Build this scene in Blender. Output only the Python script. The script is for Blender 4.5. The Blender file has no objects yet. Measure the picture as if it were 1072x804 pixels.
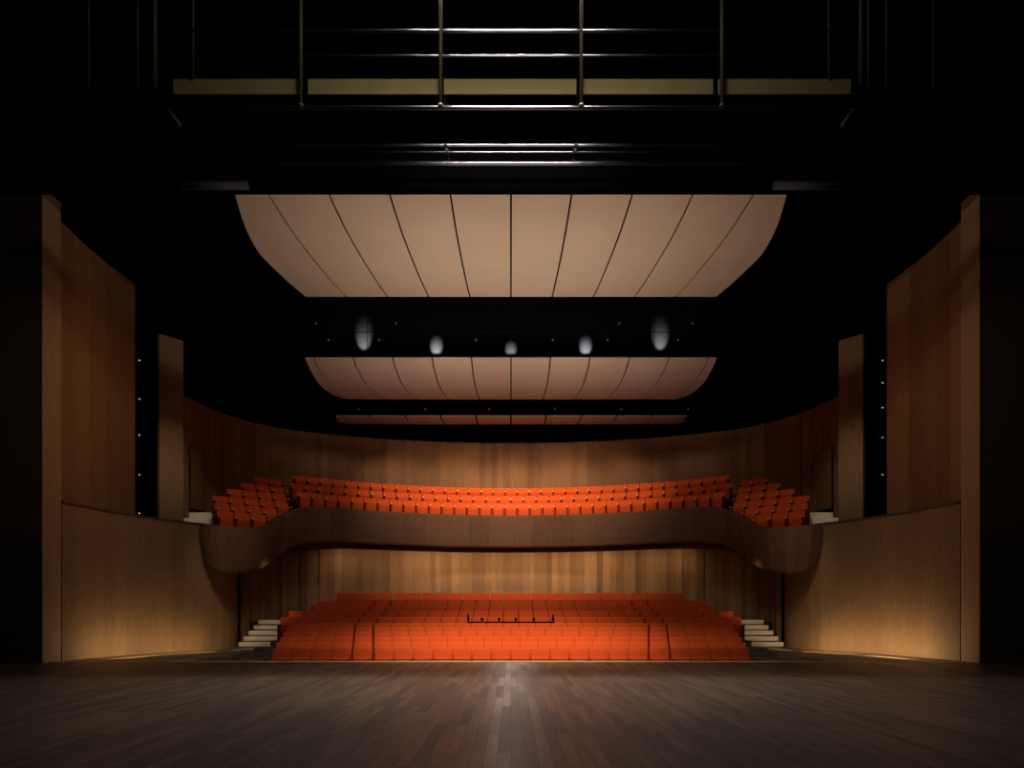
import bpy, bmesh, math, random
from mathutils import Vector, Matrix, Euler
random.seed(7)
scene = bpy.context.scene
COL = scene.collection
scene.view_settings.view_transform = 'Standard'
scene.view_settings.look = 'None'

# ------------------------------------------------------------------ materials
def new_mat(name):
    m = bpy.data.materials.new(name); m.use_nodes = True
    nt = m.node_tree
    return m, nt, nt.nodes['Principled BSDF']

def simple(name, col, rough=0.6, metal=0.0, spec=0.5, noise=0.0, nscale=20):
    m, nt, b = new_mat(name)
    b.inputs['Base Color'].default_value = (*col, 1)
    b.inputs['Roughness'].default_value = rough
    b.inputs['Metallic'].default_value = metal
    b.inputs['Specular IOR Level'].default_value = spec
    if noise > 0:
        tc = nt.nodes.new('ShaderNodeTexCoord')
        n = nt.nodes.new('ShaderNodeTexNoise'); n.inputs['Scale'].default_value = nscale
        r = nt.nodes.new('ShaderNodeValToRGB')
        r.color_ramp.elements[0].position = 0.3; r.color_ramp.elements[1].position = 0.7
        r.color_ramp.elements[0].color = (*[c*(1-noise) for c in col], 1)
        r.color_ramp.elements[1].color = (*[min(1, c*(1+noise)) for c in col], 1)
        nt.links.new(tc.outputs['Object'], n.inputs['Vector'])
        nt.links.new(n.outputs['Fac'], r.inputs['Fac'])
        nt.links.new(r.outputs['Color'], b.inputs['Base Color'])
    return m

def stave_mat(name, dark, light, rough=0.5, spec=0.3):
    m, nt, b = new_mat(name)
    N = nt.nodes.new; L = nt.links.new
    tone = N('ShaderNodeUVMap'); tone.uv_map = 'tone'
    sep = N('ShaderNodeSeparateXYZ'); L(tone.outputs['UV'], sep.inputs[0])
    ramp = N('ShaderNodeValToRGB')
    ramp.color_ramp.elements[0].color = (*dark, 1)
    ramp.color_ramp.elements[1].color = (*light, 1)
    L(sep.outputs['X'], ramp.inputs['Fac'])
    uv = N('ShaderNodeUVMap'); uv.uv_map = 'UVMap'
    mp = N('ShaderNodeMapping'); mp.inputs['Scale'].default_value = (26, 1.3, 1)
    L(uv.outputs['UV'], mp.inputs['Vector'])
    ns = N('ShaderNodeTexNoise'); ns.inputs['Scale'].default_value = 1.0
    ns.inputs['Detail'].default_value = 6; L(mp.outputs[0], ns.inputs['Vector'])
    gr = N('ShaderNodeValToRGB')
    gr.color_ramp.elements[0].position = 0.3; gr.color_ramp.elements[1].position = 0.75
    gr.color_ramp.elements[0].color = (0.78, 0.76, 0.74, 1)
    gr.color_ramp.elements[1].color = (1.1, 1.1, 1.1, 1)
    L(ns.outputs['Fac'], gr.inputs['Fac'])
    mx = N('ShaderNodeMixRGB'); mx.blend_type = 'MULTIPLY'; mx.inputs['Fac'].default_value = 1
    L(ramp.outputs['Color'], mx.inputs['Color1']); L(gr.outputs['Color'], mx.inputs['Color2'])
    L(mx.outputs['Color'], b.inputs['Base Color'])
    b.inputs['Roughness'].default_value = rough
    b.inputs['Specular IOR Level'].default_value = spec
    return m

def plank_mat(name, c1, c2, mortar, rough, row=0.19, length=2.6, spec=0.5):
    m, nt, b = new_mat(name)
    N = nt.nodes.new; L = nt.links.new
    tc = N('ShaderNodeTexCoord')
    sep = N('ShaderNodeSeparateXYZ'); L(tc.outputs['Object'], sep.inputs[0])
    cmb = N('ShaderNodeCombineXYZ'); L(sep.outputs['Y'], cmb.inputs['X']); L(sep.outputs['X'], cmb.inputs['Y'])
    br = N('ShaderNodeTexBrick')
    br.inputs['Scale'].default_value = 1.0
    br.inputs['Brick Width'].default_value = length
    br.inputs['Row Height'].default_value = row
    br.inputs['Mortar Size'].default_value = 0.004
    br.inputs['Mortar Smooth'].default_value = 0.2
    br.inputs['Color1'].default_value = (*c1, 1); br.inputs['Color2'].default_value = (*c2, 1)
    br.inputs['Mortar'].default_value = (*mortar, 1)
    br.offset = 0.37
    L(cmb.outputs[0], br.inputs['Vector'])
    mp = N('ShaderNodeMapping'); mp.inputs['Scale'].default_value = (1.2, 22, 1)
    L(cmb.outputs[0], mp.inputs['Vector'])
    ns = N('ShaderNodeTexNoise'); ns.inputs['Scale'].default_value = 1; ns.inputs['Detail'].default_value = 5
    L(mp.outputs[0], ns.inputs['Vector'])
    gr = N('ShaderNodeValToRGB')
    gr.color_ramp.elements[0].position = 0.3; gr.color_ramp.elements[1].position = 0.75
    gr.color_ramp.elements[0].color = (0.6, 0.6, 0.6, 1); gr.color_ramp.elements[1].color = (1.25, 1.25, 1.25, 1)
    L(ns.outputs['Fac'], gr.inputs['Fac'])
    mx = N('ShaderNodeMixRGB'); mx.blend_type = 'MULTIPLY'; mx.inputs['Fac'].default_value = 1
    L(br.outputs['Color'], mx.inputs['Color1']); L(gr.outputs['Color'], mx.inputs['Color2'])
    L(mx.outputs['Color'], b.inputs['Base Color'])
    lum = N('ShaderNodeRGBToBW'); L(br.outputs['Color'], lum.inputs[0])
    rr = N('ShaderNodeMapRange'); rr.inputs['From Min'].default_value = 0.045; rr.inputs['From Max'].default_value = 0.085
    rr.inputs['To Min'].default_value = rough+0.06; rr.inputs['To Max'].default_value = rough-0.04
    L(lum.outputs[0], rr.inputs['Value']); L(rr.outputs[0], b.inputs['Roughness'])
    b.inputs['Specular IOR Level'].default_value = spec
    return m

def emis(name, col, s):
    m, nt, b = new_mat(name)
    b.inputs['Base Color'].default_value = (0.01, 0.01, 0.01, 1)
    b.inputs['Specular IOR Level'].default_value = 0.1
    b.inputs['Emission Color'].default_value = (*col, 1)
    b.inputs['Emission Strength'].default_value = s
    return m

M_BLACK = simple('matte_black_paint', (0.0007, 0.0007, 0.0007), 0.95, spec=0.0)
M_BULK = simple('dark_grey_plaster', (0.006, 0.006, 0.0065), 0.9, spec=0.0)
M_BMETAL = simple('black_metal', (0.002, 0.002, 0.002), 0.6, 0.0, 0.1)
M_STEEL = simple('dark_polished_pipe', (0.22, 0.215, 0.23), 0.29, 1.0, 0.5)
M_POST = simple('brass_tinted_steel', (0.026, 0.019, 0.008), 0.5, 0.0, 0.12, noise=0.15)
M_OLIVE = simple('olive_painted_board', (0.100, 0.077, 0.031), 1.0, spec=0.0, noise=0.05, nscale=2)
M_SEAT = simple('orange_red_fabric', (0.70, 0.100, 0.022), 0.9, spec=0.05, noise=0.08, nscale=60)
M_SEATD = simple('orange_red_cushion', (0.64, 0.088, 0.020), 0.9, spec=0.05, noise=0.08, nscale=60)
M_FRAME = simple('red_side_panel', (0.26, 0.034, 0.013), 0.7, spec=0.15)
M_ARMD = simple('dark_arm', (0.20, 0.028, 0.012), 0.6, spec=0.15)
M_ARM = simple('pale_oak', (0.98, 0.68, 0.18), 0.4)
M_STEP = simple('cream_step', (0.72, 0.58, 0.42), 0.7, noise=0.08)
M_CARPET = simple('dark_carpet', (0.035, 0.022, 0.016), 0.95, spec=0.05, noise=0.2, nscale=8)
M_TIER = simple('seating_tier_floor', (0.12, 0.026, 0.012), 0.9, spec=0.05, noise=0.2, nscale=3)
M_AISLE = simple('grey_aisle', (0.10, 0.085, 0.07), 0.8, noise=0.2, nscale=3)
M_REFL = simple('pale_maple_veneer', (0.50, 0.395, 0.305), 0.6, spec=0.15, noise=0.03, nscale=0.8)
M_REFL2 = simple('warm_maple_veneer', (0.47, 0.34, 0.275), 0.6, spec=0.15, noise=0.03, nscale=0.8)
M_FASCIA = stave_mat('fascia_walnut', (0.112, 0.056, 0.032), (0.148, 0.075, 0.043), 0.9, 0.05)
M_LOWW = stave_mat('side_wall_oak', (0.225, 0.126, 0.060), (0.265, 0.150, 0.072), 0.6, 0.12)
M_UPW = stave_mat('upper_side_wall_oak', (0.17, 0.084, 0.033), (0.25, 0.123, 0.048), 0.6, 0.15)
M_BACK = stave_mat('back_wall_oak', (0.215, 0.112, 0.049), (0.385, 0.208, 0.094), 0.6, 0.15)
M_BACKU = stave_mat('upper_back_wall_oak', (0.225, 0.104, 0.043), (0.320, 0.152, 0.064), 0.65, 0.12)
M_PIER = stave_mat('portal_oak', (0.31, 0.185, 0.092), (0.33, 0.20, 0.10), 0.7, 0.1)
M_FACE = stave_mat('shaded_portal_oak', (0.045, 0.028, 0.014), (0.055, 0.034, 0.018), 0.8, 0.05)  # portal oak with the dim light painted in as a darker colour
M_CAP = simple('dark_handrail_wood', (0.07, 0.035, 0.018), 0.5)
M_DOOR = simple('door_veneer', (0.16, 0.075, 0.032), 0.5, noise=0.1)
M_STAGE = plank_mat('stage_planks', (0.064, 0.043, 0.028), (0.124, 0.084, 0.054), (0.012, 0.009, 0.006), 0.42, row=0.15, length=1.9, spec=0.38)
M_APRON = plank_mat('apron_planks', (0.22, 0.145, 0.085), (0.27, 0.18, 0.105), (0.08, 0.05, 0.03), 0.6)
M_LENS = emis('lamp_lens', (1.0, 0.96, 0.9), 0.10)
M_LENSB = emis('boom_lamp_lens', (1.0, 0.96, 0.9), 0.5)

# ------------------------------------------------------------------ helpers
def link(o):
    COL.objects.link(o); return o

def add_mesh(name, verts, faces, mat=None, smooth=False):
    me = bpy.data.meshes.new(name)
    me.from_pydata([tuple(v) for v in verts], [], faces); me.update()
    if mat: me.materials.append(mat)
    if smooth:
        for p in me.polygons: p.use_smooth = True
    return link(bpy.data.objects.new(name, me))

def bm_box(bm, cx, cy, cz, sx, sy, sz, bev=0.0, seg=2, mi=0, rotx=0.0):
    g = bmesh.ops.create_cube(bm, size=1.0)
    vs = g['verts']
    for v in vs: v.co = Vector((v.co.x*sx, v.co.y*sy, v.co.z*sz))
    fs = set(f for v in vs for f in v.link_faces)
    if bev > 0:
        es = list(set(e for v in vs for e in v.link_edges))
        r = bmesh.ops.bevel(bm, geom=es, offset=bev, segments=seg, profile=0.5, affect='EDGES')
        vs = list(set(r['verts']))
        fs = set(f for v in vs for f in v.link_faces)
        vs = list(set(v for f in fs for v in f.verts))
    if rotx:
        R = Matrix.Rotation(rotx, 3, 'X')
        for v in vs: v.co = R @ v.co
    for v in vs: v.co += Vector((cx, cy, cz))
    for f in fs: f.material_index = mi

def bm_cyl(bm, p0, p1, r, seg=12, mi=0, r2=None):
    p0 = Vector(p0); p1 = Vector(p1); d = p1-p0
    q = d.to_track_quat('Z', 'Y').to_matrix().to_4x4()
    mtx = Matrix.Translation((p0+p1)/2) @ q
    g = bmesh.ops.create_cone(bm, cap_ends=True, segments=seg, radius1=r, radius2=r if r2 is None else r2, depth=d.length, matrix=mtx)
    fs = set(f for v in g['verts'] for f in v.link_faces)
    for f in fs:
        f.material_index = mi
        if len(f.verts) == 4: f.smooth = True

def bm_obj(name, bm, mats):
    me = bpy.data.meshes.new(name); bm.to_mesh(me); bm.free()
    for m in mats: me.materials.append(m)
    return link(bpy.data.objects.new(name, me))

def box_obj(name, x0, x1, y0, y1, z0, z1, mat, bev=0.0):
    bm = bmesh.new()
    bm_box(bm, 0, 0, 0, x1-x0, y1-y0, z1-z0, bev)
    o = bm_obj(name, bm, [mat]); o.location = ((x0+x1)/2, (y0+y1)/2, (z0+z1)/2)
    return o

def thing(o, label, cat, group=None, kind=None):
    o['label'] = label; o['category'] = cat
    if group: o['group'] = group
    if kind: o['kind'] = kind
    return o

def struct(o, label, cat='structure'):
    o['kind'] = 'structure'; o['label'] = label; o['category'] = cat
    return o

def parent(c, p):
    c.parent = p; return c

def catmull(pts, n=8):
    out = []
    P = [pts[0]] + list(pts) + [pts[-1]]
    for i in range(1, len(P)-2):
        p0, p1, p2, p3 = [Vector(p) for p in P[i-1:i+3]]
        for k in range(n):
            t = k/n
            out.append(0.5*((2*p1)+(-p0+p2)*t+(2*p0-5*p1+4*p2-p3)*t*t+(-p0+3*p1-3*p2+p3)*t**3))
    out.append(Vector(pts[-1]))
    return out

def resample_random(path, wmin, wmax):
    L = [0]
    for a, b in zip(path, path[1:]): L.append(L[-1]+(b-a).length)
    tot = L[-1]; s = [0.0]
    while s[-1] < tot-wmin:
        s.append(min(tot, s[-1]+random.uniform(wmin, wmax)))
    if len(s) == 1: s.append(tot)
    s[-1] = tot
    res = []; j = 0
    for v in s:
        while j < len(L)-2 and L[j+1] < v: j += 1
        t = (v-L[j])/max(1e-6, L[j+1]-L[j])
        res.append((path[j].lerp(path[j+1], min(1, t)), v))
    return res

def stave_wall(name, pts, z0, z1, wmin, wmax, mat, relief=0.04, thick=0.15, n=10, focus=(0, 22), smooth_path=True, ztop=None):
    path = catmull(pts, n) if smooth_path else [Vector(p) for p in pts]
    rs = resample_random(path, wmin, wmax)
    V = []; F = []; UV = []; T = []
    for (a, sa), (b, sb) in zip(rs, rs[1:]):
        t = (b-a).normalized(); nrm = Vector((t.y, -t.x))
        mid = (a+b)/2
        if nrm.dot(Vector(focus)-mid) < 0: nrm = -nrm
        off = random.uniform(0, relief)
        fa = a+nrm*off; fb = b+nrm*off; ba = a-nrm*thick; bb = b-nrm*thick
        za = z1 if ztop is None else ztop(a); zb = z1 if ztop is None else ztop(b)
        i = len(V)
        V += [(fa.x, fa.y, z0), (fb.x, fb.y, z0), (fb.x, fb.y, zb), (fa.x, fa.y, za),
              (ba.x, ba.y, z0), (bb.x, bb.y, z0), (bb.x, bb.y, zb), (ba.x, ba.y, za)]
        tone = random.random()
        for f, uv in [((0, 1, 2, 3), [(sa, z0), (sb, z0), (sb, zb), (sa, za)]),
                      ((4, 7, 6, 5), [(sa, z0), (sa, za), (sb, zb), (sb, z0)]),
                      ((0, 3, 7, 4), [(sa, z0), (sa, za), (sa+.1, za), (sa+.1, z0)]),
                      ((1, 5, 6, 2), [(sb, z0), (sb+.1, z0), (sb+.1, zb), (sb, zb)]),
                      ((3, 2, 6, 7), [(sa, 0), (sb, 0), (sb, .1), (sa, .1)]),
                      ((0, 4, 5, 1), [(sa, 0), (sa, .1), (sb, .1), (sb, 0)])]:
            F.append(tuple(i+k for k in f)); UV.append(uv); T.append(tone)
    o = add_mesh(name, V, F, mat)
    me = o.data
    u = me.uv_layers.new(name='UVMap'); tn = me.uv_layers.new(name='tone')
    for p, uv, t in zip(me.polygons, UV, T):
        for li, c in zip(p.loop_indices, uv):
            u.data[li].uv = c; tn.data[li].uv = (t, t)
    return o

def light(kind, loc, target, power, col=(1, 0.75, 0.5), **kw):
    l = bpy.data.lights.new(kind.lower()+'_lamp', kind)
    l.energy = power; l.color = col
    for k, v in kw.items(): setattr(l, k, v)
    o = link(bpy.data.objects.new(kind.lower()+'_light', l))
    o.location = loc
    d = Vector(target)-Vector(loc)
    o.rotation_euler = d.to_track_quat('-Z', 'Y').to_euler()
    return o

def strip_light(p0, p1, aim, power, col, width=0.1):
    """linear lamp lying from p0 to p1, shining along aim"""
    p0 = Vector(p0); p1 = Vector(p1)
    l = bpy.data.lights.new('linear_lamp', 'AREA'); l.shape = 'RECTANGLE'
    l.size = (p1-p0).length; l.size_y = width; l.energy = power; l.color = col
    X = (p1-p0).normalized(); Z = -Vector(aim); Z = (Z-X*Z.dot(X)).normalized(); Y = Z.cross(X)
    M = Matrix((X, Y, Z)).transposed().to_4x4(); M.translation = (p0+p1)/2
    o = link(bpy.data.objects.new('linear_light', l)); o.matrix_world = M
    return o

# ------------------------------------------------------------------ shell
struct(box_obj('ceiling', -19, 19, -6, 41, 19.0, 19.3, M_BLACK), 'black painted ceiling high above stage and auditorium', 'ceiling')
struct(box_obj('wall_left', -19.3, -19, -6, 41, -2, 19.3, M_BLACK), 'black outer side wall', 'wall')
struct(box_obj('wall_right', 19, 19.3, -6, 41, -2, 19.3, M_BLACK), 'black outer side wall', 'wall')
struct(box_obj('wall_stage_back', -19.3, 19.3, -6.3, -6, -2, 19.3, M_BLACK), 'black wall at the rear of the stage', 'wall')
struct(box_obj('wall_house_back', -19.3, 19.3, 41, 41.3, -2, 19.3, M_BLACK), 'black outer rear wall', 'wall')
struct(box_obj('floor', -19, 19, -6, 21.45, -1.0, 0.0, M_STAGE), 'dark brown polished timber plank stage floor', 'floor')
struct(box_obj('trim_stage_nosing', -14.5, 14.5, 21.45, 22.06, -0.2, 0.004, simple('nosing_oak', (0.40, 0.29, 0.18), 0.6, noise=0.1)), 'pale timber nosing along the stage edge', 'trim')
struct(box_obj('floor_house', -19, 19, 22.07, 41, -1.6, -1.0, M_CARPET), 'dark auditorium base floor', 'floor')

for s, nm in ((-1, 'left'), (1, 'right')):
    pts = [(10.3, 22.07), (14.9, 22.07), (14.9, 30.6), (10.3, 30.6)]
    V = [(s*x, y, z) for z in (-1.0, 0.0) for x, y in pts]
    F = [(0, 1, 2, 3), (4, 5, 6, 7), (0, 1, 5, 4), (1, 2, 6, 5), (2, 3, 7, 6), (3, 0, 4, 7)]
    struct(add_mesh('floor_apron_'+nm, V, F, M_APRON), 'lighter timber plank side apron along curved wall', 'floor')
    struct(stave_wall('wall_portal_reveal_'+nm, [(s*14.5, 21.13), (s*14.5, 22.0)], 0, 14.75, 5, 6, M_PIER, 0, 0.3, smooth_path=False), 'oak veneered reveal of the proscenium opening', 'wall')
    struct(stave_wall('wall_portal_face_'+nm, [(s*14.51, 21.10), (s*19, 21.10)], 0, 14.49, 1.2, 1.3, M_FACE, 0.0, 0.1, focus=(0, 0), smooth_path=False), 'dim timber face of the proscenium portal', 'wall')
    low = [(14.5, 22.05), (13.95, 25), (13.0, 27), (12.4, 28), (12.15, 29.5), (12.42, 31)]
    lp = [(s*x, y) for x, y in low]
    struct(stave_wall('wall_lower_side_'+nm, lp, 0.0, 5.1, 0.5, 0.7, M_LOWW, 0.004, 0.15), 'curved oak panelled lower side wall', 'wall')
    pth = [p for p in catmull(lp, 10) if p.y < 28.2]
    V = []; F = []
    for i, p in enumerate(pth):
        t = (pth[min(i+1, len(pth)-1)]-pth[max(0, i-1)]).normalized()
        n = Vector((t.y, -t.x))
        if n.dot(Vector((0, 20))-p) < 0: n = -n
        for u, z in ((0.05, 5.1), (0.05, 5.17), (-0.2, 5.17), (-0.2, 5.1)):
            q = p+n*u; V.append((q.x, q.y, z))
        if i:
            a = (i-1)*4; b = i*4
            for k in range(4): F.append((a+k, a+(k+1) % 4, b+(k+1) % 4, b+k))
    struct(add_mesh('trim_wall_cap_'+nm, V, F, M_CAP), 'dark timber capping on curved side wall', 'trim')
    struct(box_obj('floor_gallery_'+nm, min(s*14.8, s*16.5), max(s*14.8, s*16.5), 22.3, 31, 4.1, 4.3, M_CARPET), 'dark side gallery floor', 'floor')
    struct(stave_wall('wall_upper_side_'+nm, [(s*14.6, 22.05), (s*14.72, 24), (s*14.55, 26.4)], 4.0, 14.25, 0.75, 1.0, M_UPW, 0.02, 0.12), 'tall amber timber upper side wall', 'wall')
    struct(stave_wall('wall_pier_'+nm, [(s*14.95, 29.0), (s*14.3, 29.8)], 4.0, 13.4, 3, 4, M_PIER, 0, 0.2, focus=(0, 0), smooth_path=False), 'narrow timber faced pier at the side gallery', 'wall')

struct(box_obj('wall_proscenium_header', -19, 19, 20.95, 21.12, 14.49, 19, M_BLACK), 'black proscenium header above the stage opening', 'wall')

half = [(14.75, 30.0), (14.6, 31.2), (13.9, 33.8), (12.0, 36.2), (8, 38.0), (4, 38.9)]
bp = [(-x, y) for x, y in half]+[(0, 39.2)]+[(x, y) for x, y in reversed(half)]
struct(stave_wall('wall_upper_back', bp, 4.9, 11.25, 0.3, 0.5, M_BACKU, 0.11, 0.2), 'curved rear wall of vertical timber staves above balcony', 'wall')
half = [(12.35, 31.7), (12.4, 33), (11.4, 35), (8.6, 36.4), (4.5, 37.1)]
bp2 = [(-x, y) for x, y in half]+[(0, 37.3)]+[(x, y) for x, y in reversed(half)]
struct(stave_wall('wall_lower_back', bp2, -1.0, 4.95, 0.26, 0.42, M_BACK, 0.10, 0.2), 'curved rear wall of vertical timber staves below balcony', 'wall')
struct(box_obj('wall_ceiling_bulkhead', -11, 11, 32.5, 32.7, 13.9, 19, M_BULK), 'dark plaster bulkhead in the ceiling void', 'wall')
for i, s in enumerate((-1, 1)):
    bm = bmesh.new()
    bm_box(bm, 0, 0, 0, 0.06, 0.9, 2.8, 0.01)
    bm_box(bm, 0, -0.48, 0, 0.08, 0.04, 2.86, 0.01, mi=1)
    bm_box(bm, 0, 0.48, 0, 0.08, 0.04, 2.86, 0.01, mi=1)
    bm_box(bm, 0, 0, 1.42, 0.08, 1.0, 0.04, 0.01, mi=1)
    d = bm_obj('door_%d' % (i+1), bm, [M_DOOR, M_CAP]); d.location = (s*14.38, 31.3, 7.65)
    d.rotation_euler = (0, 0, s*math.radians(12))
    struct(d, 'dark timber door in curved rear wall', 'door')

# ------------------------------------------------------------------ seats
def bm_finish(bm):
    me = bpy.data.meshes.new('m'); bm.to_mesh(me); bm.free(); return me
def frame_mesh(arm, aw, az):
    bm = bmesh.new()
    for sx in (-1, 1):
        bm_box(bm, sx*0.308, -0.06, az/2-0.01, 0.035, 0.38, az-0.03, 0.01, 1, 0)
        bm_box(bm, sx*0.308, -0.07, az, aw, 0.40, 0.05, 0.01, 1, 1)
    bm_box(bm, 0, 0.08, 0.2, 0.58, 0.06, 0.08, 0.0, 1, 0)
    me = bm_finish(bm); me.name = 'seat_frame'
    for m in (M_FRAME, arm): me.materials.append(m)
    return me
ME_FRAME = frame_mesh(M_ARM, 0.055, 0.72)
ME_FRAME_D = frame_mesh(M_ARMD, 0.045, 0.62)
bm = bmesh.new()
bm_box(bm, 0, 0.19, 0.65, 0.645, 0.09, 0.68, 0.022, 3, 0, 0)
for v in bm.verts:
    v.co.y += (v.co.z-0.4)*0.16
ME_BACK = bm_finish(bm); ME_BACK.name = 'seat_backrest'
ME_BACK.materials.append(M_SEAT)
for p in ME_BACK.polygons: p.use_smooth = True
bm = bmesh.new()
bm_box(bm, 0, 0, 0, 0.57, 0.46, 0.10, 0.035, 3, 0, math.radians(-76))
for v in bm.verts: v.co += Vector((0, 0.08, 0.46))
ME_SEAT = bm_finish(bm); ME_SEAT.name = 'seat_cushion'
ME_SEAT.materials.append(M_SEATD)
for p in ME_SEAT.polygons: p.use_smooth = True

def make_seat(x, y, z, rz, label, group, fr=None):
    o = link(bpy.data.objects.new('theatre_seat', fr or ME_FRAME))
    o.location = (x, y, z); o.rotation_euler = (0, 0, rz)
    thing(o, label, 'seat', group)
    b = link(bpy.data.objects.new('backrest', ME_BACK)); b.parent = o
    c = link(bpy.data.objects.new('seat', ME_SEAT)); c.parent = o
    return o

stuff_bm = bmesh.new()
def stuff_seat(x, y, z, rz):
    T = Matrix.Translation((x, y, z)) @ Matrix.Rotation(rz, 4, 'Z')
    for me, off in ((ME_FRAME_D, 0), (ME_BACK, 2), (ME_SEAT, 3)):
        tmp = bmesh.new(); tmp.from_mesh(me); tmp.transform(T)
        for f in tmp.faces: f.material_index += off
        t2 = bpy.data.meshes.new('t'); tmp.to_mesh(t2); tmp.free()
        stuff_bm.from_mesh(t2); bpy.data.meshes.remove(t2)

LAB_ST = 'orange red upholstered tip-up theatre seat in the stalls'
LAB_BA = 'orange red upholstered tip-up theatre seat on the balcony'
count = 0
PITCH = 0.662
def row_positions(a0, edge, gap=0.06):
    """centre block, one single column beyond a thin aisle line, then outer block"""
    xs = []
    n = max(1, int(round(2*a0/PITCH))); p = 2*a0/n
    xs += [-a0+p*(i+0.5) for i in range(n)]
    for s in (-1, 1):
        c = a0+gap+PITCH/2
        xs.append(s*c)
        b1 = c+PITCH/2+gap
        m = max(1, int(round((edge-b1)/PITCH)))
        xs += [s*(b1+PITCH*(i+0.5)) for i in range(m)]
    return xs

PLAT = []
for r in range(6):
    d = 23.0+0.95*r; z = -0.65+0.155*r
    edge = 7.9+(9.1-7.9)*r/5
    a0 = 4.66*d/23.0
    for x in row_positions(a0, edge):
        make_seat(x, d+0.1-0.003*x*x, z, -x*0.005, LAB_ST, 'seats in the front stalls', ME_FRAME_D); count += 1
    PLAT.append((d-0.45, d+0.5, z, 10.28))
for r in range(5):
    d = 29.3+1.05*r; z = 0.37+0.25*r+(0.14 if r == 4 else 0)
    edge = [9.9, 9.8, 9.4, 9.0, 8.6][r]
    for x in row_positions(5.75, edge, 0.09):
        stuff_seat(x, d+0.1-0.003*x*x, z, -x*0.005)
    PLAT.append((d-0.65, d+0.4 if r < 4 else 37.0, z, 10.1))
PLAT[5] = (PLAT[5][0], 28.65, PLAT[5][2], 10.28)
so = bm_obj('theatre_seat_rows', stuff_bm, [M_FRAME, M_ARMD, M_SEAT, M_SEATD])
thing(so, 'rows of orange red theatre seats at the rear of the stalls', 'seats', 'seats in the rear stalls', 'stuff')
for y0, y1, z, hw in PLAT:
    for xa, xb, mt in ((-hw, -9.25, M_AISLE), (-9.25, 9.25, M_TIER), (9.25, hw, M_AISLE)):
        struct(box_obj('floor_stalls_tier', xa, xb, y0, y1, -1.0, z, mt), 'dark stepped floor carrying a seat row', 'floor')

CY = 19.4
ZB = [6.30, 6.84, 7.40]
for r, (R, xe) in enumerate(((16.3, 9.8), (17.15, 10.35), (18.0, 10.5))):
    th = math.asin(xe/R); n = int(round(2*th*R/0.666))
    for i in range(n+1):
        a = -th+2*th*i/n
        make_seat(R*math.sin(a), CY+R*math.cos(a), ZB[r], -a, LAB_BA, 'seats on the curved balcony'); count += 1
    r0 = R-0.425; r1 = R+0.425
    if r == 0: r0 = 15.55
    if r == 2: r1 = 19.2
    V = []; F = []; m = 40; tm = math.radians((36.9, 37.5, 37.0)[r])
    for i in range(m+1):
        a = -tm+2*tm*i/m
        for rr, zz in ((r0, 5.6), (r0, ZB[r]), (r1, ZB[r]), (r1, 5.6)):
            V.append((rr*math.sin(a), CY+rr*math.cos(a), zz))
        if i:
            A = (i-1)*4; B = i*4
            for k in range(4): F.append((A+k, A+(k+1) % 4, B+(k+1) % 4, B+k))
    struct(add_mesh('floor_balcony_tier', V, F, M_TIER), 'dark curved balcony step', 'floor')
PH = math.radians(38)
W = [(11.75, 28.2, 4.76, 3), (12.2, 28.95, 5.20, 4), (12.6, 29.7, 5.66, 5), (12.4, 30.75, 6.14, 4), (12.15, 31.75, 6.60, 3), (11.95, 32.75, 7.05, 2)]
for s in (-1, 1):
    for k, (xo, yo, z, n) in enumerate(W):
        for i in range(n):
            x = xo-0.675*math.cos(PH)*i; y = yo+0.675*math.sin(PH)*i
            make_seat(s*x, y, z, -s*PH, LAB_BA+' wing', 'seats on the balcony wings'); count += 1
        ln = 0.675*(n-1)+0.75; mid = 0.675*(n-1)/2
        th_ = 0.25 if k < 2 else 0.45
        o = box_obj('floor_balcony_wing', -ln/2, ln/2, -0.40, 0.40, -th_, 0, M_TIER)
        o.location = (s*(xo-mid*math.cos(PH)), yo+mid*math.sin(PH), z-th_/2)
        o.rotation_euler = (0, 0, -s*PH)
        struct(o, 'dark stepped floor of the balcony wing', 'floor')
    bm = bmesh.new()
    for j in range(3):
        bm_box(bm, 0, j*0.36, 0.14+0.28*j, 1.25-0.12*j, 0.40, 0.28, 0.05, 3)
    st = bm_obj('step_unit', bm, [M_STEP]); st.location = (s*13.3, 28.7, 5.0)
    thing(st, 'short flight of cream steps beside the balcony wing seats', 'steps', 'balcony side steps')
    struct(box_obj('floor_wing_landing', min(s*12.6, s*14.4), max(s*12.6, s*14.4), 28.3, 29.9, 4.5, 5.0, M_CARPET), 'dark landing under cream steps', 'floor')
print('individual seats', count)

for s in (-1, 1):
    bm = bmesh.new()
    for j in range(5):
        zt = 0.24*(j+1)
        bm_box(bm, 0, 0.25+0.42*j, zt-0.10, 1.8-0.13*j, 0.50, 0.20, 0.04, 3)
        bm_box(bm, 0, 0.30+0.42*j, zt/2-0.08, 1.68-0.13*j, 0.36, max(0.05, zt-0.15), 0.0, mi=1)
    st = bm_obj('staircase', bm, [M_STEP, simple('stair_base', (0.16, 0.12, 0.08), 0.8)]); st.location = (s*11.1, 30.0, 0.0)
    thing(st, 'cream stepped stair beside the stalls seating', 'stairs', 'stalls side stairs')
    struct(box_obj('floor_side_landing', min(s*10.15, s*12.3), max(s*10.15, s*12.3), 32.15, 35.0, -1, 1.1, M_CARPET), 'dark landing at top of side stair', 'floor')

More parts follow.
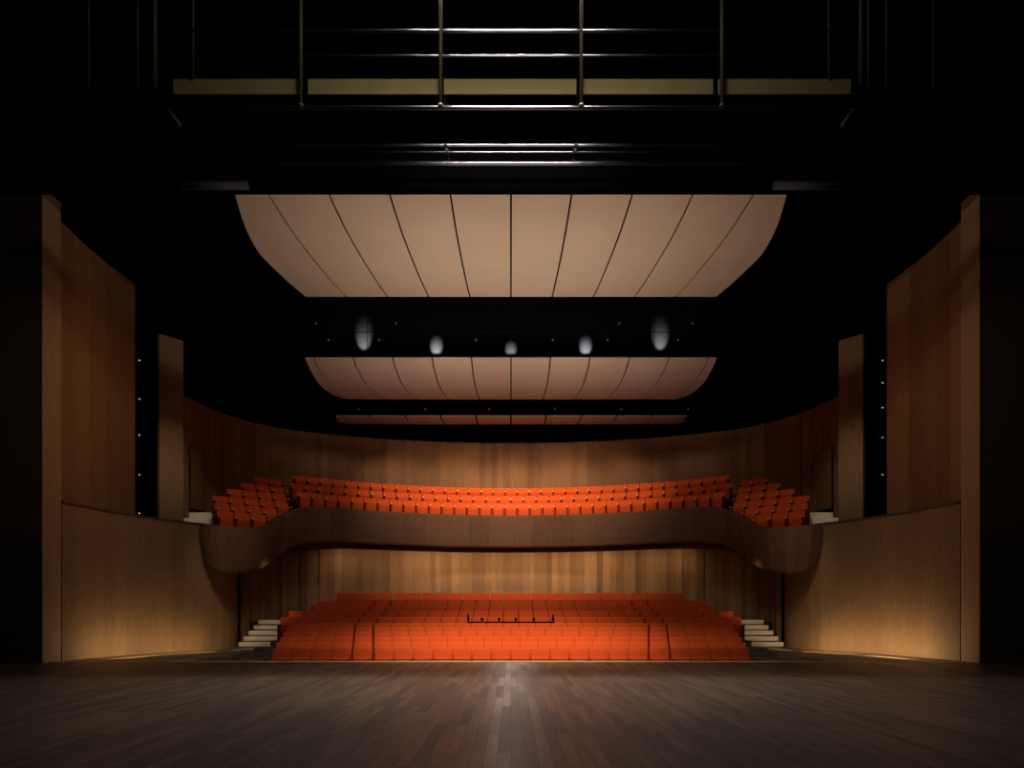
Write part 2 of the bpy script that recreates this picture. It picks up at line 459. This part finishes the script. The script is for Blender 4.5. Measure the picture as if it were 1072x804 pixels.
# ------------------------------------------------------------------ balcony fascia
cp = [(-12.6, 28.1, 5.12, 3.85), (-12.45, 27.3, 5.08, 3.5), (-11.55, 26.9, 5.0, 3.16), (-10.6, 27.25, 4.97, 3.16), (-10.05, 28.4, 5.2, 3.42),
      (-9.8, 29.6, 5.8, 4.05), (-9.35, 30.8, 6.3, 4.62), (-8.4, 31.9, 6.5, 4.86), (-6.2, 33.3, 6.5, 4.88), (-3.2, 34.45, 6.5, 4.88)]
full = cp+[(0, 34.8, 6.5, 4.88)]+[(-x, y, a, b) for x, y, a, b in reversed(cp)]
path = catmull(full, 3)
prof = [(-0.35, 0.985), (-0.08, 1.0), (-0.02, 0.985), (0.0, 0.94), (0.0, 0.80), (-0.04, 0.55), (-0.12, 0.28), (-0.22, 0.05), (-0.28, 0.0), (-0.7, 0.0), (-1.0, 0.0)]
V = []; F = []; UVd = []; s_acc = 0
for i, p in enumerate(path):
    t = Vector((path[min(i+1, len(path)-1)].x-path[max(0, i-1)].x, path[min(i+1, len(path)-1)].y-path[max(0, i-1)].y)).normalized()
    n = Vector((t.y, -t.x))
    if i: s_acc += (Vector(p[:2])-Vector(path[i-1][:2])).length
    for u, f in prof:
        V.append((p[0]+n.x*u, p[1]+n.y*u, p[3]+(p[2]-p[3])*f)); UVd.append((s_acc, f*1.6))
    if i:
        A = (i-1)*len(prof); B = i*len(prof)
        for k in range(len(prof)-1): F.append((A+k, A+k+1, B+k+1, B+k))
fo = add_mesh('wall_balcony_front', V, F, M_FASCIA, False)
u = fo.data.uv_layers.new(name='UVMap'); tn = fo.data.uv_layers.new(name='tone')
for p in fo.data.polygons:
    seg = p.index//(len(prof)-1); rnd = random.Random(seg).random()
    for li in p.loop_indices:
        vi = fo.data.loops[li].vertex_index
        u.data[li].uv = UVd[vi]; tn.data[li].uv = (rnd, rnd)
struct(fo, 'sweeping matte brown timber balcony front with dropped curved ends', 'balcony')
bpath = catmull(bp2, 16)
V = []; F = []; npth = len(path)
for i, p in enumerate(path):
    q = bpath[int(round(i*(len(bpath)-1)/(npth-1)))]
    t = Vector((path[min(i+1, npth-1)].x-path[max(0, i-1)].x, path[min(i+1, npth-1)].y-path[max(0, i-1)].y)).normalized()
    n = Vector((t.y, -t.x))
    V.append((p[0]-n.x*0.9, p[1]-n.y*0.9, p[3]+0.01)); V.append((q.x, q.y, 4.92))
    if i: F.append((2*i-2, 2*i-1, 2*i+1, 2*i))
struct(add_mesh('ceiling_balcony_soffit', V, F, simple('soffit_brown', (0.10, 0.045, 0.028), 0.8, spec=0.1), True), 'dark reddish underside of the balcony', 'ceiling')
V = []; F = []
pl = [p for p in path if abs(p[0]) < 9.2]
for i, p in enumerate(pl):
    t = Vector((pl[min(i+1, len(pl)-1)].x-pl[max(0, i-1)].x, pl[min(i+1, len(pl)-1)].y-pl[max(0, i-1)].y)).normalized()
    n = Vector((t.y, -t.x))
    for uu, z in ((-0.75, p[3]), (-0.70, p[3]-0.16), (-0.80, p[3]-0.22), (-1.1, p[3]-0.1)):
        V.append((p[0]+n.x*uu, p[1]+n.y*uu, z))
    if i:
        A = (i-1)*4; B = i*4
        for k in range(3): F.append((A+k, A+k+1, B+k+1, B+k))
struct(add_mesh('trim_balcony_lip', V, F, simple('lip_red_brown', (0.16, 0.06, 0.036), 0.6, spec=0.2), True), 'reddish curved lip under the balcony front', 'trim')

# ------------------------------------------------------------------ ceiling reflectors
def reflector(name, prof, n_strips, label, mat, gap=0.055):
    pr = catmull(prof, 8)
    bm = bmesh.new()
    edges = [i for i in range(-(n_strips//2), n_strips//2+1)]
    for i in range(len(edges)-1):
        prev = None; nsub = 3
        for p in pr:
            d, z, hw, w = p
            a = max(-hw, min(hw, edges[i]*w)); b = max(-hw, min(hw, edges[i+1]*w))
            if b-a < gap*1.5: prev = None; continue
            a += gap/2; b -= gap/2
            vs = [bm.verts.new((a+(b-a)*k/nsub, d, z)) for k in range(nsub+1)]
            vt = [bm.verts.new((a+(b-a)*k/nsub, d, z+0.06)) for k in range(nsub+1)]
            if prev:
                for k in range(nsub):
                    bm.faces.new((prev[0][k], prev[0][k+1], vs[k+1], vs[k]))
                    bm.faces.new((prev[1][k], vt[k], vt[k+1], prev[1][k+1]))
                bm.faces.new((prev[0][0], vs[0], vt[0], prev[1][0]))
                bm.faces.new((prev[0][-1], prev[1][-1], vt[-1], vs[-1]))
            else:
                for k in range(nsub): bm.faces.new((vs[k], vs[k+1], vt[k+1], vt[k]))
            prev = (vs, vt)
    o = bm_obj(name, bm, [mat])
    thing(o, label, 'ceiling panel')
    V = []; F = []
    for i, p in enumerate(pr):
        V += [(-p[2]+0.05, p[0]+0.05, p[1]+0.10), (p[2]-0.05, p[0]+0.05, p[1]+0.10)]
        if i: F.append((2*i-2, 2*i-1, 2*i+1, 2*i))
    parent(add_mesh('backing_sheet', V, F, M_BLACK), o)
    for sx in (-0.7, 0.7):
        for p in (pr[3], pr[-4]):
            b2 = bmesh.new(); bm_cyl(b2, (sx*p[2], p[0], p[1]+0.05), (sx*p[2], p[0], 18.99), 0.012, 6)
            parent(bm_obj('suspension_cable', b2, [M_BMETAL]), o)
    return o
reflector('ceiling_reflector', [(21.6, 15.5, 8.95, 2.03), (24.3, 15.3, 9.5, 1.98), (26.6, 15.28, 9.66, 1.92), (28.6, 15.34, 9.52, 1.86), (30.0, 15.42, 9.1, 1.81)], 10, 'large curved pale maple acoustic ceiling reflector', M_REFL, 0.065)
reflector('ceiling_reflector', [(31.5, 13.26, 9.52, 1.82), (32.2, 13.0, 9.5, 1.81), (33.4, 12.70, 9.4, 1.77), (34.6, 12.60, 9.1, 1.70), (35.5, 12.62, 8.6, 1.63)], 12, 'smaller curved maple acoustic reflector lit warmly', M_REFL2, 0.06)
reflector('ceiling_reflector', [(36.2, 11.93, 9.35, 1.87), (36.7, 11.86, 9.4, 1.85), (37.2, 11.86, 9.3, 1.83), (37.8, 11.95, 9.0, 1.8)], 12, 'rearmost slim reddish maple acoustic reflector', simple('pinkish_maple_veneer', (0.50, 0.31, 0.24), 0.6, spec=0.2), 0.09)

# ------------------------------------------------------------------ spotlights (fixtures)
bm = bmesh.new()
bm_cyl(bm, (0, -0.16, 0), (0, 0.16, 0), 0.085, 14, r2=0.10)
bm_cyl(bm, (0, 0.16, 0), (0, 0.24, 0), 0.07, 14)
bm_box(bm, -0.13, 0, 0.09, 0.02, 0.05, 0.24, 0.004)
bm_box(bm, 0.13, 0, 0.09, 0.02, 0.05, 0.24, 0.004)
bm_box(bm, 0, 0, 0.21, 0.28, 0.05, 0.02, 0.004)
bm_cyl(bm, (0, 0, 0.21), (0, 0, 0.32), 0.018, 8)
ME_SPOT = bm_finish(bm); ME_SPOT.name = 'spot_body'; ME_SPOT.materials.append(M_BMETAL)
def lens_mesh(mat):
    bm = bmesh.new(); bm_cyl(bm, (0, -0.18, 0), (0, -0.162, 0), 0.028, 12)
    me = bm_finish(bm); me.name = 'spot_lens'; me.materials.append(mat); return me
ME_LENS = lens_mesh(M_LENS); ME_LENSB = lens_mesh(M_LENSB)
def fixture(loc, rot=(0, 0, 0), label='small black stage spotlight with a lit lens', group='stage spotlights', lens=None):
    o = link(bpy.data.objects.new('spotlight', ME_SPOT)); o.location = loc; o.rotation_euler = rot
    thing(o, label, 'spotlight', group)
    l = link(bpy.data.objects.new('lens', lens or ME_LENS)); l.parent = o
    return o
for s in (-1, 1):
    bm = bmesh.new(); bm_cyl(bm, (0, 0, 4.3), (0, 0, 13.8), 0.03, 10); bm_cyl(bm, (0, 0, 4.3), (0, 0, 4.34), 0.09, 16)
    b = bm_obj('lighting_boom', bm, [M_BMETAL]); b.location = (s*15.1, 28.0, 0)
    thing(b, 'vertical black lighting boom pipe in a dark wall slot', 'pipe', 'side lighting booms')
    for z in ((11.7, 10.15, 8.7, 7.1, 5.55) if s < 0 else (11.7, 10.8, 9.8, 8.6, 7.1)):
        fixture((s*14.98, 27.66, z), (0, 0, -s*0.1), group='boom spotlights', lens=ME_LENSB)

for y, z, hw in ((31.0, 15.0, 9.0), (31.2, 14.35, 8.6), (36.0, 12.62, 10.5)):
    bm = bmesh.new(); bm_cyl(bm, (-hw, 0, 0), (hw, 0, 0), 0.02, 8)
    for xx in (-hw*0.9, -hw*0.3, hw*0.3, hw*0.9): bm_cyl(bm, (xx, 0, 0), (xx, 0, 18.99-z), 0.01, 6)
    o = bm_obj('lighting_batten', bm, [M_BMETAL]); o.location = (0, y, z)
    thing(o, 'thin black lighting bar hung below the ceiling', 'lighting bar', 'house lighting bars')
for x in (-8.0, -4.5, -1.15, 2.3, 5.8, 9.3):
    fixture((x, 36.0, 12.3), (0.5, 0, 0), group='house spotlights')
for x in (-8.3, -6.0, -1.6, 1.9, 4.4, 7.6):
    fixture((x, 31.2, 14.03), (0.5, 0, 0), group='house spotlights')
for x in (-8.8, -5.2, 4.9, 8.2):
    fixture((x, 31.0, 14.68), (0.4, 0, 0), group='house spotlights')
for x, zc, pw in ((-7.0, 14.42, 1.0), (-3.55, 14.05, 1.2), (0, 13.95, 0.6), (3.55, 14.05, 1.2), (7.1, 14.42, 1.0)):
    zs = max(zc-0.85, 13.50)
    light('SPOT', (x, 31.85, zs), (x, 32.5, zc+0.05), 2000*pw, (1, 0.95, 0.97), spot_size=math.radians(42), spot_blend=1.0, shadow_soft_size=0.03)

# ------------------------------------------------------------------ guard rail in the stalls
bm = bmesh.new()
bm_box(bm, 0, 0, 1.0, 3.65, 0.06, 0.12, 0.015)
bm_cyl(bm, (-1.82, 0, 0.55), (1.8, 0, 0.55), 0.02, 8)
rail = bm_obj('guard_rail', bm, [M_BMETAL]); rail.location = (0, 28.45, 0.12)
thing(rail, 'black metal guard rail at the cross aisle between stalls', 'railing')
for i, x in enumerate((-1.78, -1.2, -0.5, 0.2, 0.95, 1.75)):
    b2 = bmesh.new(); bm_cyl(b2, (x, 0, 0), (x, 0, 1.18 if i % 5 else 1.36), 0.035, 8); bm_box(b2, x, 0, 1.16, 0.11, 0.08, 0.1, 0.01)
    parent(bm_obj('post', b2, [M_BMETAL]), rail)

# ------------------------------------------------------------------ fly bridge above the stage
D = 16.0
bm = bmesh.new(); bm_cyl(bm, (-8.1, 0, 0), (8.1, 0, 0), 0.04, 24)
fb = bm_obj('fly_bridge', bm, [M_STEEL]); fb.location = (0, D, 13.4)
thing(fb, 'suspended steel fly bridge with olive toe boards', 'walkway')
def fb_part(name, fn, mats):
    b = bmesh.new(); fn(b); return parent(bm_obj(name, b, mats), fb)
for z in (15.2-13.4, 14.62-13.4):
    fb_part('handrail', lambda b: bm_cyl(b, (-8.1, 0, z), (8.1, 0, z), 0.036 if z > 1.5 else 0.022, 24), [M_STEEL])
for a, c in ((-7.95, -4.98), (-4.78, -1.70), (-1.58, 1.54), (1.68, 4.76), (4.88, 8.0)):
    fb_part('toe_board', lambda b: bm_box(b, (a+c)/2, 0.08, 0.55, c-a, 0.03, 0.36, 0.005), [M_OLIVE])
for x in (-4.9, -1.64, 1.64, 4.92):
    fb_part('hanger_post', lambda b: (bm_cyl(b, (x, -0.08, -0.02), (x, -0.08, 5.58), 0.045, 12), bm_cyl(b, (x, -0.08, -0.05), (x, -0.08, 0.02), 0.06, 12)), [M_POST])
for x, zb, r in ((-9.9, 0.5, 0.025), (-8.75, 0.5, 0.025), (-8.35, 0.45, 0.055), (-7.45, 0.7, 0.025), (7.45, 0.7, 0.025), (8.2, 0.5, 0.05), (8.38, 0.5, 0.03), (8.8, 0.5, 0.025), (9.9, 0.5, 0.025)):
    fb_part('hanger_post', lambda b: bm_cyl(b, (x, 0, zb), (x, 0, 5.58), r, 10), [M_POST])
for s in (-1, 1):
    fb_part('brace', lambda b: bm_cyl(b, (s*8.05, 0, -0.02), (s*7.75, 0, -0.42), 0.04, 10), [simple('grey_painted_steel', (0.025, 0.025, 0.025), 0.7)])
fb_part('deck', lambda b: bm_box(b, 0, 0.7, 0.05, 16.2, 1.1, 0.04), [M_BLACK])
fb_part('rear_beam', lambda b: bm_box(b, 0, 1.3, 0.5, 14.2, 0.05, 0.5, 0.01), [M_BMETAL])

for y, z, r, hw in ((19.0, 14.706, 0.03, 8.5), (19.3, 14.778, 0.035, 9), (19.7, 14.858, 0.02, 8), (20.3, 14.921, 0.055, 9.2)):
    bm = bmesh.new(); bm_cyl(bm, (-hw, 0, 0), (hw, 0, 0), r, 24)
    for xx in (-7.8, -1.85, 1.85, 7.8): bm_cyl(bm, (xx, 0, 0), (xx, 0, 18.99-z), 0.008, 6, 1)
    for xx in (-1.85, 1.85): bm_box(bm, xx, 0, 0.02, 0.1, 0.1, 0.12, 0.01, 1, 1)
    o = bm_obj('fly_batten', bm, [M_STEEL, M_BMETAL]); o.location = (0, y, z)
    thing(o, 'horizontal steel fly batten catching white light', 'pipe', 'fly battens above the stage')
for s in (-1, 1):  # added grey bars stand in for light reflected on the header's lower edge
    bm = bmesh.new(); bm_cyl(bm, (-1.0, 0, 0), (1.0, 0, 0), 0.13, 20)
    bm_cyl(bm, (-0.8, 0, 0), (-0.8, 0, 4.2), 0.008, 6, 1); bm_cyl(bm, (0.8, 0, 0), (0.8, 0, 4.2), 0.008, 6, 1)
    o = bm_obj('header_glow_bar', bm, [simple('header_glow_grey', (0.055, 0.052, 0.055), 0.9, 0.0, 0.1), M_BMETAL]); o.location = (s*9.0, 20.75, 14.55)
    thing(o, 'added grey bar standing in for light on the proscenium header edge', 'glow bar', 'header glow bars')

# ------------------------------------------------------------------ lights
WARM = (1, 0.74, 0.48)
light('SPOT', (0, 14.0, 14.2), (0, 24.6, 0), 9200, (1, 0.82, 0.62), spot_size=math.radians(42), spot_blend=1.0, shadow_soft_size=0.3)
light('SPOT', (0, 24.0, 15.0), (0, 27.0, 0), 2500, (1, 0.82, 0.62), spot_size=math.radians(58), spot_blend=1.0, shadow_soft_size=0.4)
for s in (-1, 1):
    light('SPOT', (s*2.5, 25.5, 14.6), (s*3.2, 36.1, 6.6), 4300, (1, 0.79, 0.56), spot_size=math.radians(54), spot_blend=1.0, shadow_soft_size=0.3)
light('SPOT', (0, 18.0, 14.1), (0, 36.0, 6.2), 7400, (1, 0.80, 0.58), spot_size=math.radians(38), spot_blend=1.0, shadow_soft_size=0.3)  # unseen frontal fill spot added for the balcony seats
light('AREA', (0, 26.0, 7.2), (0, 26.05, 15), 400, (1, 0.82, 0.64), shape='RECTANGLE', size=11, size_y=4, spread=math.radians(140))  # unseen floating uplights, this and the next, added to brighten the reflectors
light('AREA', (0, 28.0, 8.6), (0, 31.6, 13.2), 60, (1, 0.81, 0.68), shape='RECTANGLE', size=13, size_y=0.6, spread=math.radians(110))
for x in (-11.0, -9, -6, -3, 0, 3, 6, 9, 11.0):
    y = 38.6-0.028*x*x
    light('SPOT', (x, y-1.6, 11.2), (x*1.03, y+0.4, 7.0), 150 if abs(x) < 5 else (100 if abs(x) < 7 else (34 if abs(x) < 10 else 10)), WARM, spot_size=math.radians(105), spot_blend=1, shadow_soft_size=0.1)
for x in (-7.4, -3.7, 0.0, 3.7, 7.4):
    y = 37.25-0.0135*x*x
    light('AREA', (x, y-1.3, 4.6), (x*1.0, y+0.2, 2.9), 42 if abs(x) < 7 else 20, WARM, shape='RECTANGLE', size=3.6, size_y=0.2)
light('AREA', (0, 33.0, 3.2), (0, 33.9, 4.9), 4, (1, 0.6, 0.4), shape='RECTANGLE', size=9.0, size_y=0.1)
for s, p, pu, pr_ in ((-1, 24, 620, 560), (1, 38, 380, 400)):
    GL = (1, 0.77, 0.46)
    strip_light((s*13.15, 22.8, 0.06), (s*12.8, 24.9, 0.06), (s*1.0, 0.1, 0.4), p, GL)
    strip_light((s*12.7, 25.1, 0.06), (s*11.6, 27.2, 0.06), (s*1.0, 0.4, 0.4), p*0.8, GL)
    strip_light((s*11.2, 27.6, 0.06), (s*11.0, 29.4, 0.06), (s*1.0, 0.0, 0.4), p*0.15, GL)
    light('SPOT', (s*5, 23.5, 14.6), (s*14.6, 24.2, 8.8), pu, (1, 0.66, 0.36), spot_size=math.radians(48), spot_blend=1, shadow_soft_size=0.3)
    light('SPOT', (s*4, 10, 11), (s*14.6, 21.6, 7.5), pr_, (1, 0.76, 0.48), spot_size=math.radians(32), spot_blend=1, shadow_soft_size=0.3)
    light('SPOT', (s*6, 14, 13.8), (s*11.4, 27.3, 4.0), 2400, (1, 0.8, 0.6), spot_size=math.radians(12), spot_blend=1, shadow_soft_size=0.2)
    light('SPOT', (s*7, 24, 12.5), (s*11.5, 29.8, 5.8), 120, (1, 0.8, 0.6), spot_size=math.radians(30), spot_blend=1, shadow_soft_size=0.2)
    light('SPOT', (s*9.5, 27.5, 4.2), (s*11.2, 31.0, 0.6), 130, (1, 0.8, 0.6), spot_size=math.radians(50), spot_blend=1, shadow_soft_size=0.1)
    light('SPOT', (s*13.2, 26.5, 8.5), (s*13.4, 29.0, 5.3), 90, (1, 0.85, 0.65), spot_size=math.radians(30), spot_blend=1, shadow_soft_size=0.1)
    light('SPOT', (s*9, 22.5, 13.5), (s*14.6, 29.4, 8.0), 560, (1, 0.78, 0.54), spot_size=math.radians(22), spot_blend=1, shadow_soft_size=0.2)
light('SPOT', (0, 13, 14), (0, 17.5, 0), 4700, (1, 0.81, 0.61), spot_size=math.radians(70), spot_blend=1, shadow_soft_size=0.3)
light('SPOT', (0, 34.0, 4.4), (0, 18.0, 0), 150, (1, 0.88, 0.76), spot_size=math.radians(28), spot_blend=1, shadow_soft_size=0.25)  # unseen spot added to lay a sheen streak along the stage floor
# unseen area lamps added to light the fly bridge and streak the battens
light('AREA', (0, 11, 15.2), (0, 17, 14.8), 420, (1.0, 0.94, 0.92), shape='RECTANGLE', size=4.6, size_y=0.4)
light('AREA', (0, 15.7, 17.6), (0, 15.95, 13.0), 520, (0.96, 0.93, 1.0), shape='RECTANGLE', size=6.0, size_y=0.25, spread=math.radians(80))
light('AREA', (0, 17.7, 15.35), (0, 19.8, 14.85), 170, (0.96, 0.91, 1.0), shape='RECTANGLE', size=5.6, size_y=0.15, spread=math.radians(75))

w = bpy.data.worlds.new('World'); scene.world = w; w.use_nodes = True
w.node_tree.nodes['Background'].inputs['Color'].default_value = (0.0, 0.0, 0.0, 1)
w.node_tree.nodes['Background'].inputs['Strength'].default_value = 0.0

# ------------------------------------------------------------------ camera
cam = bpy.data.cameras.new('camera'); co = link(bpy.data.objects.new('camera', cam))
co.location = (0, 0, 1.6); co.rotation_euler = (math.pi/2, 0, 0)
cam.lens = 24; cam.sensor_width = 36; cam.shift_y = 0.222; cam.shift_x = 0.001
cam.clip_end = 200
scene.camera = co
